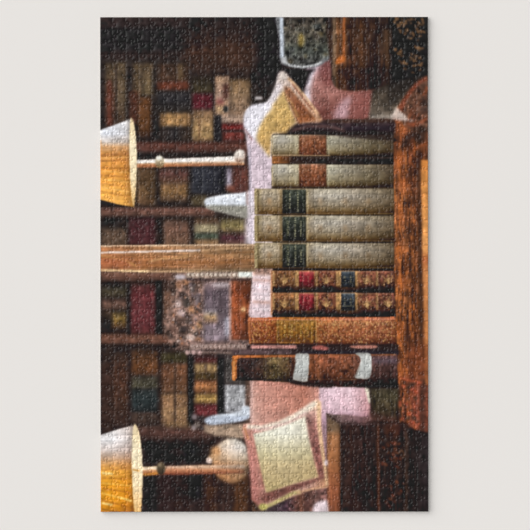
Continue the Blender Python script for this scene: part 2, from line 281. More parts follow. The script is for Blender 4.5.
line((344, 17), (343.8, 57), 2.0, (180, 98, 46), .8); paint(smooth([(336, 60), (341, 56), (345, 56), (344, 62), (336, 64)]), (196, 104, 40), .9); line((334, 20), (334, 76), 1.6, (150, 112, 76), .9, None, .7)
line((361, 20), (361, 66), 2, (122, 74, 40), 1.2, None, .6); line((386, 30), (386, 66), 2, (116, 78, 50), 1.2, None, .5)
FP = part('printed_floral_panel', label='black panel with golden leaf ornament in the top right corner')
paint([(392, 5), (440, 5), (440, 70), (427, 76), (405, 88), (392, 80)], (27, 25, 27), .9, FP, N1)
for cx, cy, sc in ((401, 27, 3.2), (411, 38, 4), (400, 52, 3.6), (414, 58, 4.2), (405, 66, 3.4), (419, 33, 3), (398, 20, 3), (421, 24, 3), (418, 48, 3), (408, 20, 3), (421, 64, 3)):
    for k in range(11):
        x = min(max(cx+rng.normal(0, sc), 394.5), 424); y = cy+rng.normal(0, sc); th = rng.uniform(0, 3.1)
        paint(ell(x, y, rng.uniform(1.2, 2.6), rng.uniform(.7, 1.3), th), [(132, 94, 60), (108, 78, 52), (150, 108, 66), (120, 84, 54), (34, 30, 30)][k % 5], .7, None, (), .75)
BK = part('printed_dark_cloth', label='grey-brown fabric below the cabinet at the right')
paint([(372, 90), (398, 82), (420, 76), (428, 78), (394, 121), (368, 121)], G('y', (84, (48, 42, 38)), (96, (70, 60, 50)), (112, (98, 86, 74)), (120, (140, 128, 116))), 1.2, BK, N1)
paint([(388, 76), (404, 84), (420, 76), (400, 100), (388, 108)], (40, 34, 32), 2, None, (), .6)
line((371, 117.6), (395, 117.4), 3, (164, 152, 142), 1.1, None, .85)
# the burl-wood table running down the right side
TB = part('printed_burl_table', label='glossy orange burl-wood table running down the right edge')
paint([(393, 118), (398, 106), (412, 88), (430, 74), (440, 74), (440, 440), (427, 436.5), (412, 428), (399, 420), (396.5, 400), (397, 345), (395, 300), (393, 240), (392, 150)], MUL(G('y', (75, (112, 64, 44)), (125, (140, 78, 50)), (150, (134, 74, 44)), (200, (140, 84, 50)), (300, (146, 86, 46)), (350, (140, 78, 42)), (380, (132, 72, 46)), (436, (136, 72, 50))),
      G('x', (392, (116, 112, 100)), (401, (110, 106, 98)), (406, (92, 90, 88)), (414, (88, 82, 78)), (420, (76, 74, 72)), (428, (80, 78, 76)))), .8, TB, ((.12, 2.2, 12, 40), (.13, 4.5, 6, 41), (.12, 1.2, 7, 42)))
for k in range(430):
    x = rng.uniform(394, 417); y = rng.uniform(120, 425); L = rng.uniform(5, 20); dx = rng.uniform(-1.8, 1.8)
    c = [(60, 34, 24), (44, 26, 22), (206, 108, 42), (226, 128, 56), (90, 48, 30), (70, 38, 26)][k % 6]
    curve([(x, y), (x+dx, y+L/2), (x+dx*.3, y+L)], rng.uniform(.6, 1.8), c, .5, .75 if c[0] < 100 else .5)
for y in (128, 160, 186, 215, 250, 283, 330, 372): paint(ell(399+rng.uniform(-2, 4), y, 4.5, 9), (200, 104, 44), 2.2, None, (), .5); paint(ell(410+rng.uniform(-3, 3), y+14, 3.5, 7), (50, 32, 26), 2, None, (), .6)
line((417.6, 128), (421, 345), 4, (58, 36, 26), 1.2, None, .75)
e_ = part('table_edge', TB, 'bright plain orange wood edge of the table')
paint([(427.5, 160), (420.5, 160), (422, 250), (424, 330), (424.5, 385), (429, 385), (440, 300), (440, 160)], G('y', (155, (206, 122, 50)), (185, (216, 140, 66)), (250, (214, 144, 78)), (260, (176, 96, 50)), (272, (204, 130, 72)), (385, (196, 118, 62))), .8, e_, ((.06, 3, 9, 43),))
for y in (188.5, 216.5, 244): line((394, y), (417, y+.6), 1.5, (206, 132, 90), .8, None, .45)
# the mottled end cap at the top: dark marble look with orange rim
paint([(396, 116), (404, 98), (416, 84), (427.6, 76), (430, 132), (412, 132), (402, 124)], (86, 62, 50), 1.4, None, ((.3, 3.5, 3, 44), (.2, 2, 5, 45)), .75)
for k in range(34):
    x = rng.uniform(402, 426); y = max(130-(x-396)*1.5, 84)+rng.uniform(2, 30); line((x, y), (x+rng.uniform(3, 7), y-rng.uniform(6, 13)), rng.uniform(1, 2.6), [(170, 84, 48), (52, 42, 42), (132, 76, 54), (60, 40, 34)][k % 4], .9, None, .55)
curve([(400, 112), (404, 101), (410, 92), (418, 83), (427, 78)], 3.4, (160, 72, 46), 1.2, .75); curve([(408, 124), (416, 126), (422, 122), (427.6, 118)], 3, (170, 80, 46), 1.3, .7)
paint(smooth([(391, 118), (396, 108), (401, 112), (408, 120), (396, 119.5)]), (214, 196, 186), 1.0, None, (), .9); line((392, 119), (414, 121), 1.8, (170, 150, 146), .9, None, .7)
curve([(400, 150), (406, 140), (414, 134), (420, 140)], 4, (44, 34, 34), 1.6, .8); paint(ell(421, 136, 5, 11), (48, 36, 32), 2, None, (), .7); curve([(414, 150), (420, 146), (427, 143)], 3, (186, 90, 40), 1.2, .6)
paint([(407, 345), (430, 345), (430, 384), (407, 378)], (132, 66, 38), 3, None, N1, .6); paint([(408, 379), (428, 386), (428, 436), (408, 424)], (150, 74, 54), 2.2, None, ((.2, 3, 3, 47),), .6)
line((422, 380), (422, 434), 5, (52, 38, 34), 1.6, None, .7); curve([(400, 378), (410, 381), (422, 383)], 2.2, (206, 90, 54), 1.0, .7)
for k in range(26): x, y = rng.uniform(398, 418), rng.uniform(384, 424); paint(ell(x, y, 2.2, 1.8), [(206, 84, 52), (60, 50, 42)][k % 2], .9, None, (), .6)

# ------------------------------------------------------------------ dark tray above the pile
DT = part('printed_dark_tray', label='dark purple-brown tray lying on top of the book pile')
paint(smooth([(286, 133), (290, 127), (305, 122), (330, 119.5), (360, 119), (393, 120), (393.5, 136), (393, 142), (340, 137), (316, 134), (300, 136)], 8), G('y', (119, (62, 42, 34)), (124, (60, 44, 48)), (129, (50, 37, 42)), (133, (36, 27, 28)), (140, (30, 22, 24))), .8, DT, ((.14, 8, 2, 50),))
curve([(292, 131), (310, 126), (330, 127), (345, 131)], 2.4, (130, 92, 84), 1.1, .6); line((326, 122), (392, 121), 1.6, (96, 62, 44), .9, None, .6); line((345, 129), (392, 128), 4, (44, 34, 44), 1.4, None, .8)
# ------------------------------------------------------------------ upper cushion
CU = part('printed_cushion', label='pale yellow cushion with brown and white trim at the top of the picture')
paint(smooth([(278, 74), (283, 71.5), (290, 78), (306, 100), (322, 121), (296, 124), (274, 138), (270, 158), (258, 142), (246, 134), (243, 124), (245, 112), (252, 105), (266, 102), (274, 88)]), MUL(G('x', (243, (214, 210, 222)), (262, (226, 222, 232)), (284, (206, 186, 176)), (320, (190, 140, 104)))), 1.0, CU, ((.04, 3, 3, 52),))
cf = part('cushion_cover', CU, 'plain straw-yellow cushion face')
paint([(284, 90), (296, 122), (290, 128), (286, 133), (272, 134), (270, 158), (256, 140), (256, 130), (268, 110)], MUL(G(60, (200, (214, 180, 118)), (240, (204, 166, 96)), (280, (190, 146, 82)))), 1.6, cf, ((.07, 4, 4, 53),))
ct = part('cushion_trim', CU, 'brown inner trim band of the cushion')
paint([(284, 86), (290, 88), (316, 120), (298, 124), (290, 106), (284, 94)], G('y', (86, (160, 108, 76)), (105, (128, 74, 48)), (122, (150, 88, 50))), 1.1, ct, N1)
curve([(288, 78), (296, 86), (306, 98), (318, 114)], 2.6, (220, 176, 132), .8, .9); curve([(292, 84), (302, 97), (312, 110)], 1.4, (140, 76, 50), .7, .8); curve([(283, 92), (292, 104), (298, 118)], 1.6, (214, 170, 100), 1, .7)
paint(ell(283, 76, 4.5, 4), (214, 202, 194), 1.2, None, (), .85); curve([(280, 84), (274, 98), (262, 112), (256, 124)], 4, (222, 216, 226), 1.5, .7)
paint(smooth([(246, 115), (256, 106), (268, 104), (272, 108), (262, 120), (256, 134), (248, 132)]), (232, 230, 240), 1.6, None, (), .8); paint(R(254.5, 96.5, 262, 99.5), (206, 198, 200), .9, None, (), .9)
curve([(243, 128), (248, 134), (252, 140)], 2, (160, 110, 110), .9, .7)
# ------------------------------------------------------------------ white candle shades
def lampshade_small(outer, lab, top, bot, y0, y1):
    q = part('printed_candle_shade', label=lab); paint(smooth(outer), G('y', (y0, top), (y0+.45*(y1-y0), top), (y0+.6*(y1-y0), bot), (y1, bot)), .9, q, ((.05, 6, 2, 55),)); return q
lampshade_small([(204, 201), (208, 198), (222, 194.8), (240, 193), (251, 193), (251, 216.5), (238, 217), (222, 213), (210, 210), (205, 207)], 'blurred white cone beside the pale chair edge, below the upper lamp stem', (216, 222, 232), (150, 146, 136), 193, 217)
curve([(210, 206), (225, 209), (249, 210)], 3, (130, 132, 118), 1.8, .6); curve([(206, 199.5), (225, 196), (250, 194.5)], 2, (240, 244, 250), .9, .7); paint(R(247, 190, 252, 243), (224, 210, 222), 1.0, None, (), .8)
paint([(203, 425), (246, 424), (249, 438), (238, 439), (215, 436), (203, 432)], (166, 140, 118), 1.4, None, ((.1, 5, 2, 56),))
lampshade_small([(203.5, 420), (212, 415.5), (230, 412.8), (240, 411), (242, 407), (247, 406), (250.5, 409), (250, 417), (240, 421.5), (222, 424), (208, 424.5)], 'blurred pale blue cone beside the pink chair seat, above the bulbous vase', (206, 214, 226), (186, 196, 214), 406, 425)
for x, y, r, c in ((194, 417, 3, (140, 126, 130)), (200, 419, 3, (60, 52, 54)), (197, 425, 3.4, (120, 106, 100)), (193, 428, 2.6, (160, 146, 146)), (201, 428, 2.4, (56, 46, 46))): paint(ell(x, y, r, r), c, 1.1, None, (), .9)

# ------------------------------------------------------------------ lamps
def lamp(lab, shade, rim, shade_col, streaks, stem, knob, end):
    L = part('printed_table_lamp', label=lab)
    s_ = part('lamp_stem', L); stem(s_)
    k_ = part('stem_knob', L); knob(k_)
    h = part('lamp_shade', L, 'white to glowing orange pleated shade'); paint(shade, shade_col, .55, h, ((.04, 20, 1.6, 60), (.03, 4, 4, 61)))
    for (a, b, w, c, o) in streaks: line(a, b, w, c, .6, None, o)
    r = part('shade_rim', L, 'narrow cream open end of the shade')
    paint(rim, G('y', (rim_y0, (240, 214, 166)), (rim_y0+25, (248, 232, 196)), (rim_y0+60, (246, 224, 182)), (rim_y1, (240, 190, 116))), .55, r)
rim_y0, rim_y1 = 118, 207
def st1(p):
    paint([(134, 160), (200, 157.6), (238, 156), (244, 156), (244, 165), (200, 166), (134, 168)], G('y', (156, (236, 228, 222)), (161, (232, 220, 208)), (163.4, (206, 160, 120)), (165, (190, 120, 74)), (168, (150, 92, 60))), .5, p, ((.05, 5, 2, 62),))
    line((134, 162), (240, 158.4), 2.6, (240, 236, 232), .6); line((190, 165), (240, 163.6), 2.4, (150, 96, 70), .9, None, .6)
def kn1(p):
    paint(ell(159.5, 162, 4.6, 6.4), G('y', (155, (230, 226, 210)), (161, (196, 180, 150)), (168, (116, 84, 44))), .7, p); paint(ell(158.5, 158, 2.5, 2), (246, 246, 236), .8)
    f_ = part('stem_finial', PARTS[p][1], 'white ball at the end of the stem')
    paint(smooth([(234, 154), (238, 150), (244, 151), (245.5, 156), (243, 161), (237, 162), (234, 159)]), G('y', (149, (238, 232, 224)), (157, (220, 206, 196)), (162, (150, 110, 86))), .8, f_)
    line((245, 150), (247, 205), 2, (110, 66, 54), .9, None, .6)
lamp('upper table lamp lying sideways with its pleated shade at the left edge', [(98, 130.6), (115, 124.6), (131, 118.4), (134, 140), (134.5, 180), (133, 207), (118, 204.3), (98, 199)],
     smooth([(131.2, 117.6), (134.2, 126), (136.2, 145), (136.6, 165), (135.6, 188), (133.4, 207.5), (130.6, 190), (129.4, 165), (129, 140), (129.8, 124)], 4),
     MUL(G('y', (118, (226, 230, 238)), (134, (218, 222, 232)), (142, (212, 200, 192)), (147, (204, 154, 102)), (154, (214, 144, 68)), (170, (232, 154, 58)), (185, (246, 172, 68)), (206, (250, 182, 80))), G('x', (98, (100, 98, 94)), (104, (103, 103, 103)), (124, (97, 95, 93)), (129, (76, 72, 68)))),
     [((100, 155), (128, 154), 1.3, (164, 100, 50), .8), ((100, 161), (128, 160), 1.2, (176, 110, 50), .8), ((100, 167.5), (128, 168), 1.2, (176, 108, 44), .8), ((100, 175), (128, 177), 1.3, (184, 114, 46), .8), ((100, 183), (129, 187), 1.2, (190, 120, 50), .7), ((100, 191), (130, 197), 1.3, (196, 126, 50), .7), ((100, 158), (128, 157), 1, (244, 188, 110), .6), ((100, 171), (128, 172.5), 1, (250, 194, 104), .6), ((100, 179), (129, 182), 1, (252, 200, 112), .6), ((100, 187), (129, 192), 1, (252, 204, 120), .6), ((101, 150), (128, 148), 2, (214, 160, 110), .5), ((100.6, 140), (100.6, 199), 1.6, (226, 150, 76), .5)], st1, kn1, None)
rim_y0, rim_y1 = 424, 512
BV = part('printed_ball_vase', label='blurred round cream and orange vase at the end of the lower lamp stem')
paint(ell(231, 461, 19.5, 22.5), MUL(G('y', (438, (206, 196, 180)), (448, (224, 212, 200)), (458, (206, 180, 152)), (464, (184, 144, 108)), (470, (140, 110, 88)), (476, (170, 124, 84)), (484, (132, 92, 60))), G('x', (211, (104, 92, 78)), (222, (102, 97, 92)), (236, (103, 104, 106)), (244, (90, 92, 94)), (250, (66, 64, 62)))), 1.2, BV, ((.05, 4, 4, 63),))
paint(ell(215, 452, 5, 6), (196, 142, 92), 1.8, BV); paint(ell(212.5, 458, 5, 3.5), (206, 160, 114), 1.2, BV); paint(ell(208.5, 460.5, 3, 3), (236, 210, 196), .8, BV)
def st2(p):
    paint([(140, 467), (200, 465), (244, 464), (244, 473), (200, 474.5), (142, 475)], MUL(G('y', (463, (214, 176, 140)), (467, (228, 204, 180)), (470, (208, 150, 110)), (475, (140, 72, 50))), G('x', (140, (108, 108, 100)), (158, (108, 106, 92)), (166, (98, 88, 84)), (205, (98, 90, 84)), (222, (92, 84, 78)), (244, (76, 74, 74)))), .7, p, ((.05, 6, 2, 62),))
    line((142, 475), (158, 473), 2.4, (226, 150, 50), .8, None, .8); line((142, 469), (158, 468), 2, (246, 226, 200), .7)
def kn2(p): paint(ell(160.5, 468.5, 4.4, 6.6), G('y', (461, (110, 92, 70)), (467, (90, 76, 56)), (475, (52, 44, 36))), .8, p); paint(ell(159, 465, 2, 1.6), (140, 122, 96), .8)
lamp('lower table lamp lying sideways with its brightly glowing shade in the bottom left corner', [(98, 435.4), (115, 430), (133, 425), (138, 445), (139, 480), (135.5, 530), (98, 530)],
     smooth([(134.5, 424), (138, 430), (140.6, 445), (142, 466), (141.8, 490), (139.6, 520), (136, 525), (132.6, 500), (131.4, 470), (131.4, 448), (132.4, 430)], 4),
     MUL(G('y', (425, (226, 220, 218)), (440, (226, 224, 226)), (450, (210, 196, 190)), (458, (196, 160, 130)), (466, (214, 150, 72)), (472, (232, 164, 54)), (484, (230, 152, 26)), (500, (228, 148, 20)), (512, (206, 126, 18))), G('x', (98, (96, 96, 96)), (112, (103, 103, 103)), (126, (98, 94, 92)), (132, (74, 68, 64)))),
     [((101, 473), (112, 474), 2.4, (250, 226, 150), .8), ((101, 470), (131, 468), 1, (176, 104, 50), .6), ((101, 478), (130, 479), 1.2, (186, 110, 30), .7), ((101, 483), (131, 486), 1.3, (246, 190, 80), .7), ((101, 488), (131, 493), 1.2, (176, 100, 26), .7), ((101, 493), (131, 501), 1.8, (250, 196, 84), .7), ((101, 500), (131, 508), 1.3, (168, 96, 24), .7), ((101, 503), (112, 505), 2, (252, 226, 150), .8), ((101, 509), (128, 514), 1.4, (120, 74, 24), .6), ((118, 497), (131, 501), 2, (252, 216, 120), .6)], st2, kn2, None)
line((132, 469.5), (139, 471), 1.6, (206, 140, 50), .6, None, .9)

# ------------------------------------------------------------------ lower right: seat, cushion, cabinet
C2 = part('printed_chair_seat', label='salmon pink chair seat behind the lower cushion')
paint([(249.5, 379), (322, 379), (322, 430), (318, 450), (249.5, 440)], MUL(G('x', (249, (206, 160, 146)), (262, (206, 146, 130)), (285, (196, 132, 114)), (305, (182, 116, 96)), (322, (206, 150, 138))), G('y', (380, (98, 96, 96)), (395, (102, 102, 102)), (425, (100, 103, 104)))), .8, C2, ((.05, 6, 6, 65),))
line((251, 380), (251, 424), 2, (222, 186, 180), .9, None, .7)
C3 = part('printed_chair_back', label='light pink chair back right of the lower cushion')
paint(smooth([(320, 382), (345, 384), (363, 384), (369, 402), (371, 418), (378, 426), (340, 426), (330, 470), (322, 440)]), MUL(G('x', (320, (216, 184, 196)), (330, (226, 196, 208)), (350, (232, 200, 210)), (364, (206, 160, 166)), (372, (180, 130, 130))), G('y', (386, (102, 102, 102)), (408, (98, 96, 96)), (420, (84, 78, 82)))), .8, C3, ((.04, 5, 5, 66),))
curve([(345, 388), (342, 400), (350, 410), (356, 418)], 1.6, (202, 160, 172), 1.4, .7); curve([(338, 414), (352, 417), (370, 419)], 3, (176, 130, 142), 1.6, .6)
DF = part('printed_dark_curtain', label='dark olive-brown cloth between the pink chair and the burl table')
paint([(369, 384), (398, 384), (398, 424), (376, 420), (372, 408)], G('y', (386, (56, 48, 38)), (396, (72, 64, 46)), (412, (62, 50, 36)), (422, (56, 36, 30))), 1.1, DF, ((.18, 1.6, 9, 67), (.1, 4, 4, 68)))
paint([(364, 388), (368, 388), (370, 402), (368.5, 404)], (226, 216, 196), .7); paint(smooth([(370, 412), (382, 416), (396, 420), (396, 426), (372, 424)]), (84, 54, 46), 1.6, None, N1, .8)
paint([(376, 425), (430, 433), (430, 530), (376, 530)], (34, 27, 29), 1, None, N1)
CD = part('printed_dark_chest', label='near-black wooden chest with faint orange ornament in the bottom right corner')
paint([(338, 423), (352, 421), (376, 421), (398, 422), (412, 430), (440, 440), (440, 530), (338, 530)], MUL(G('x', (338, (40, 30, 28)), (348, (54, 36, 32)), (364, (46, 31, 29)), (378, (40, 30, 28)), (395, (46, 32, 28)), (410, (40, 31, 30)), (427, (44, 37, 39))), G('y', (424, (108, 104, 104)), (460, (100, 100, 100)), (512, (92, 90, 90)))), .8, CD, ((.14, 1.8, 13, 70), (.1, 4, 4, 71)))
line((377.5, 423), (378, 512), 2.6, (104, 56, 36), .9, None, .8, ((.2, 3, 6, 72),)); line((406, 432), (406, 512), 2.2, (86, 60, 46), 1, None, .6, ((.2, 3, 6, 73),)); line((350, 430), (350, 500), 1.6, (70, 42, 34), 1, None, .5)
line((344, 425), (398, 424), 1.2, (64, 46, 50), .8, None, .7); paint([(384, 424), (401, 424), (401, 436), (384, 436)], (100, 48, 30), 3, None, N1, .5)
for k in range(60):
    x = 392+rng.normal(0, 6); y = rng.choice([440, 456, 460, 463, 484, 488, 500])+rng.normal(0, 4); x = min(max(x, 382), 404)
    paint(ell(x, y, rng.uniform(1, 3), rng.uniform(.7, 1.6), rng.uniform(0, 3)), [(128, 56, 34), (96, 50, 36), (140, 74, 46), (24, 20, 20)][k % 4], .7, None, (), .55)
curve([(398, 454), (401, 450), (404, 454), (402, 459)], 1.4, (116, 76, 52), .7, .8)
AP = part('printed_wooden_post', label='orange-brown wooden post between the lower cushion and the dark chest')
paint([(326, 415), (333, 418), (339.5, 423.5), (339.5, 530), (326.6, 530)], MUL(G('y', (415, (112, 90, 70)), (430, (120, 92, 68)), (436, (156, 104, 66)), (460, (166, 104, 62)), (490, (156, 88, 56)), (512, (136, 76, 50))), G('x', (326, (80, 78, 76)), (330, (102, 102, 102)), (336, (98, 98, 98)), (340, (74, 70, 68)))), .6, AP, ((.07, 1.4, 12, 74),))
paint([(325.6, 413.4), (332, 414.6), (346, 415), (370, 417.6), (376, 424.6), (339.5, 424.6), (326, 417)], G('x', (325, (92, 74, 62)), (340, (104, 80, 76)), (358, (120, 86, 88)), (376, (84, 54, 46))), .7, None, N1, .88)
line((326, 413.8), (340, 423.6), 1.1, (58, 40, 34), .5, None, .8); line((340, 424.2), (376, 423.6), 1.2, (50, 34, 34), .5, None, .8)
# lower cushion
bgc = part('printed_rug', label='dark patterned red and blue rug patch at the bottom below the lower cushion')
paint([(252, 496), (262, 500), (326, 480), (326.5, 530), (250, 530)], G('x', (250, (84, 56, 36)), (268, (66, 52, 56)), (285, (70, 50, 60)), (300, (112, 70, 56)), (312, (96, 66, 60)), (326, (140, 96, 90))), 1.2, bgc, ((.2, 3, 3, 75),))
paint(smooth([(313, 506), (322, 501), (327, 503), (327, 530), (312, 530)]), (224, 206, 212), 1.1); paint(R(304, 490, 309, 512), (70, 44, 42), 1.2, None, (), .7)
C4 = part('printed_cushion', label='cream-yellow cushion with dusty pink borders, lower of the two cushions')
paint([(243, 424), (247, 423.5), (262, 424.5), (278, 421), (296, 412), (311, 402), (317, 399.5), (320.5, 402), (320.5, 425), (323, 445), (326, 470), (328, 487), (310, 490), (290, 498), (262, 509), (257, 505), (250.5, 500), (249, 470), (246, 446), (241.5, 430)],
      MUL(G('x', (242, (206, 148, 130)), (254, (196, 134, 124)), (270, (208, 176, 162)), (310, (212, 176, 160)), (326, (210, 160, 120))), G('y', (400, (108, 112, 112)), (430, (100, 100, 98)), (470, (94, 88, 86)), (500, (84, 74, 72)))), .9, C4, ((.05, 4, 4, 76),))
pb = part('cushion_border', C4, 'dusty red-brown border band on the cushion')
paint([(305, 414), (315, 409), (317, 430), (321, 455), (325, 478), (300, 488), (266, 503), (260, 500), (264, 492), (318, 478), (309, 440)], MUL(G('y', (409, (190, 152, 140)), (422, (164, 112, 104)), (450, (150, 92, 84)), (480, (124, 76, 68)), (503, (118, 72, 64)))), 1.1, pb, N1)
curve([(246, 426.5), (262, 428), (280, 424), (298, 415), (316, 403)], 4.4, (234, 222, 204), 1.0, .9); curve([(252, 431), (270, 428), (290, 422), (306, 413)], 2.2, (216, 178, 172), .9, .8)
curve([(318.6, 404), (318.4, 424), (321, 446), (324.5, 470), (326.5, 486)], 2.6, (222, 184, 140), .8, .85); curve([(322.6, 424), (325, 442), (326.5, 460)], 1.2, (90, 62, 54), .7, .7); paint(ell(325.6, 463, 1.8, 3), (232, 214, 220), .9)
curve([(245, 430), (250, 450), (252, 474), (254, 500)], 2.6, (204, 134, 126), 1.1, .7); curve([(253, 438), (259, 462), (263, 488)], 2, (166, 92, 80), 1, .7); curve([(244, 428), (248, 440)], 2, (196, 130, 76), .8, .8)
c5 = part('cushion_cover', C4, 'plain cream to straw-yellow cushion face')
paint([(252.5, 434), (270, 430), (288, 424), (304.5, 417), (308, 438), (313, 460), (318, 477), (300, 482), (284, 487), (265.5, 493), (260, 470), (256, 450)], MUL(G('y', (416, (230, 228, 214)), (434, (224, 222, 206)), (445, (212, 204, 174)), (455, (200, 188, 148)), (465, (194, 174, 130)), (478, (188, 166, 120)), (493, (174, 154, 104))), G('x', (252, (100, 100, 98)), (285, (101, 101, 101)), (317, (96, 94, 90)))), .9, c5, ((.03, 4, 4, 77),))
curve([(262, 508), (272, 504), (284, 498), (292, 493.5), (300, 492)], 3.6, (190, 176, 110), .9, .95); curve([(296, 493), (310, 489.5), (327, 486.5)], 2, (210, 160, 120), .8, .9); paint(ell(262.5, 507, 4.4, 3.4), (186, 176, 96), .9)

# ------------------------------------------------------------------ the book pile
def glint(x0, y0, x1, y1, n, cols, r=.55, op=.7, b=.35):
    for k in range(n):
        x, y = rng.uniform(x0, x1), rng.uniform(y0, y1)
        paint(ell(x, y, rng.uniform(.4, 1)*r*1.5, rng.uniform(.4, 1)*r*1.5, 0, 6), cols[k % len(cols)], b, None, (), op)
GREYV = ((.04, 2, 2, 80), (.06, 4.5, 4.5, 81), (.03, 9, 1.3, 82))
def titled(pid, x0, x1, y0, y1, lab, c_top, c_mid, c_bot, gold, rows, dens=.8):
    q = part('title_label', pid, lab); h = y1-y0
    paint(R(x0, y0+.6, x1, y1-.3), MUL(G('y', (y0, c_top), (y0+h*.4, c_mid), (y1, c_bot)), G('x', (x0, (84, 84, 84)), (x0+2.5, (100, 100, 100)), (x1-2.5, (100, 100, 100)), (x1, (80, 80, 80)))), .5, q, ((.16, 2, 2, 83),))
    for xr, ln in rows:            # gilt lettering runs sideways: each row is a short column of worn marks
        y = y0+h*(.5-ln/2)
        while y < y0+h*(.5+ln/2):
            g = rng.uniform(.8, 1.6)
            k = int(rng.integers(3))
            if k == 0: line((xr-.9, y), (xr+.9, y+.2), .7, gold, .3, None, dens)
            elif k == 1: line((xr-.8, y), (xr-.6, y+g), .6, gold, .3, None, dens); line((xr+.3, y), (xr+.7, y+g), .6, gold, .3, None, dens)
            else: paint(ell(xr, y+.4, .8, .6, 0, 7), gold, .3, None, (), dens)
            y += g+.5
    return q
# dark gaps between books
GAP = part('printed_dark_gap', label='dark gaps seen between the books of the pile')
paint(R(272, 134, 393, 378), (34, 25, 23), .6, GAP)
# 1 and 2: pale grey with brown labels
def pale12(y0, y1, lab, right_dark):
    h = y1-y0; b = part('printed_book', label=lab)
    f = MUL(G('x', (271, (188, 180, 158)), (283, (184, 180, 168)), (297, (190, 180, 150)), (330, (186, 182, 160)), (345, (164, 156, 136)), (370, (132-right_dark, 120-right_dark, 96-right_dark)), (393, (100-right_dark, 84-right_dark, 66-right_dark))),
            G('y', (y0, (84, 80, 74)), (y0+1.6, (100, 99, 98)), (y0+h*.35, (88, 87, 87)), (y0+h*.7, (80, 75, 66)), (y1-3, (62, 54, 40)), (y1, (36, 26, 16))))
    paint([(272.5, y0+.2), (393, y0+.8), (393, y1), (271.5, y1), (270.8, y0+4)], f, .45, b, GREYV)
    q = part('title_label', b, 'rust-brown leather title label')
    paint(R(298.5, y0+.4, 326, y1-.5), MUL(G('y', (y0, (158, 108, 84)), (y0+h*.15, (140, 88, 60)), (y0+h*.5, (118, 66, 40)), (y1, (86, 44, 28))), G('x', (298, (86, 84, 80)), (303, (98, 98, 98)), (312, (106, 106, 106)), (323, (96, 96, 96)), (326, (74, 72, 70)))), .55, q, ((.14, 2, 3, 84), (.1, 5, 5, 85)))
    glint(300, y0+3, 325, y1-2, 70, [(206, 136, 96), (96, 44, 26), (184, 116, 76), (224, 170, 130)], .7, .5)
    line((272.4, y0+2), (272.4, y1-1), 1.1, (206, 184, 140), .4, None, .7)
    line((295.5, y0+1), (295.5, y1-2), 2.2, (206, 196, 168), .8, None, .5); line((328, y0+1), (328, y1-2), 1.6, (170, 160, 130), .7, None, .6)
    for x in (284, 291, 340, 352, 366, 380): paint(ell(x, y0+h*.55, 3.6, 4.2), (132, 120, 92), 1.6, None, (), .35)
    return b
pale12(134.6, 156, 'pale grey book with rust-brown label, topmost of the pile', 14)
pg1 = part('page_block', len(PARTS)-2, 'brown page edges under the topmost book')
paint(R(271.5, 156, 393, 163.5), G('x', (271, (170, 110, 58)), (278, (150, 88, 40)), (286, (112, 66, 36)), (292, (50, 34, 28)), (330, (36, 28, 28)), (393, (30, 24, 26))), .5, pg1, ((.14, 5, 2, 86),))
line((272, 155.4), (330, 155.8), 1.3, (206, 172, 130), .4, None, .75); line((300, 158), (393, 158), 1.3, (96, 74, 60), .7, None, .45)
paint([(316, 133), (393, 133), (393, 141), (350, 138), (326, 134.5)], (40, 28, 28), 1, None, (), .8)
pale12(164, 187.3, 'pale grey book with rust-brown label, second from the top', 8)
paint(R(271, 187, 393, 189), (56, 40, 28), .6)
# 3-5: pale books with green-black labels
def pale345(y0, y1, lab, warm, seed, rows):
    h = y1-y0; b = part('printed_book', label=lab)
    f = MUL(G('x', (254, (150, 128, 86)), (257, (150, 136, 98)), (263, (178, 166, 146)), (275, (180, 168, 144)), (282, (146, 128, 100)), (306, (164, 150, 124)), (315, (178, 172, 158)), (335, (178, 174, 162)), (352, (166, 158, 144)), (372, (142, 132, 114)), (394, (102, 88, 68))),
            G('y', (y0, (90, 86, 78)), (y0+1.5, (104, 101, 96)), (y0+h*.3, (95, 93, 92)), (y0+h*.62, (84, 78, 70)), (y1-4, (66, 54, 36)), (y1-1.5, (48, 34, 18)), (y1, (30, 20, 12))))
    paint([(255.4, y0), (393.5, y0+.4), (393.5, y1), (255, y1), (254, y0+5)], f, .45, b, GREYV)
    paint([(254, y0+.4), (256.8, y0+.4), (257, y1-.4), (254.4, y1-.4)], (168, 150, 106), .4, None, (), .9); line((257.6, y0+1), (257.6, y1-1), .9, (96, 78, 50), .4, None, .8)
    line((255, y1-.8), (393, y1-.6), 1.2, (176, 140, 78), .4, None, .4 if warm else .3)
    for x in (269, 320, 345, 368): # tooled centre ornaments
        paint(ell(x, y0+h*.5, 2.4, 3.2), (146, 110, 70), .9, None, (), .6 if x < 300 else .35)
        for a in range(6): paint(ell(x+3.4*math.cos(a*1.05), y0+h*.5+4.2*math.sin(a*1.05), .8, .8, 0, 7), (150, 120, 84), .5, None, (), .6 if x < 300 else .3)
    line((280.5, y0+1), (280.5, y1-2), 1.4, (128, 104, 60), .6, None, .6); line((307, y0+1), (307, y1-2), 1.6, (206, 190, 140), .6, None, .6)
    titled(b, 282, 305.5, y0+.6, y1-.4, 'green-black title label with worn gilt lettering', (70, 76, 64), (42, 46, 41), (28, 27, 25), (178, 174, 132), rows, .85)
    line((286.5, y0+3), (286.5, y1-3), .6, (104, 110, 80), .4, None, .6)
    line((303.5, y0+3), (303.5, y1-3), .6, (104, 110, 80), .4, None, .6)
pale345(188.5, 214.6, 'beige book with green-black label, third from the top of the pile', 1, 1, [(289.5, .6), (297.5, .75)])
pale345(215.3, 241.8, 'beige book with green-black label, fourth from the top of the pile', 1, 2, [(287.8, .6), (294.6, .8), (300.5, .6)])
pale345(242.8, 268.6, 'beige book with green-black label, fifth from the top, above the ribbed brown pair', 0, 3, [(288, .75), (295, .8), (300.8, .5)])
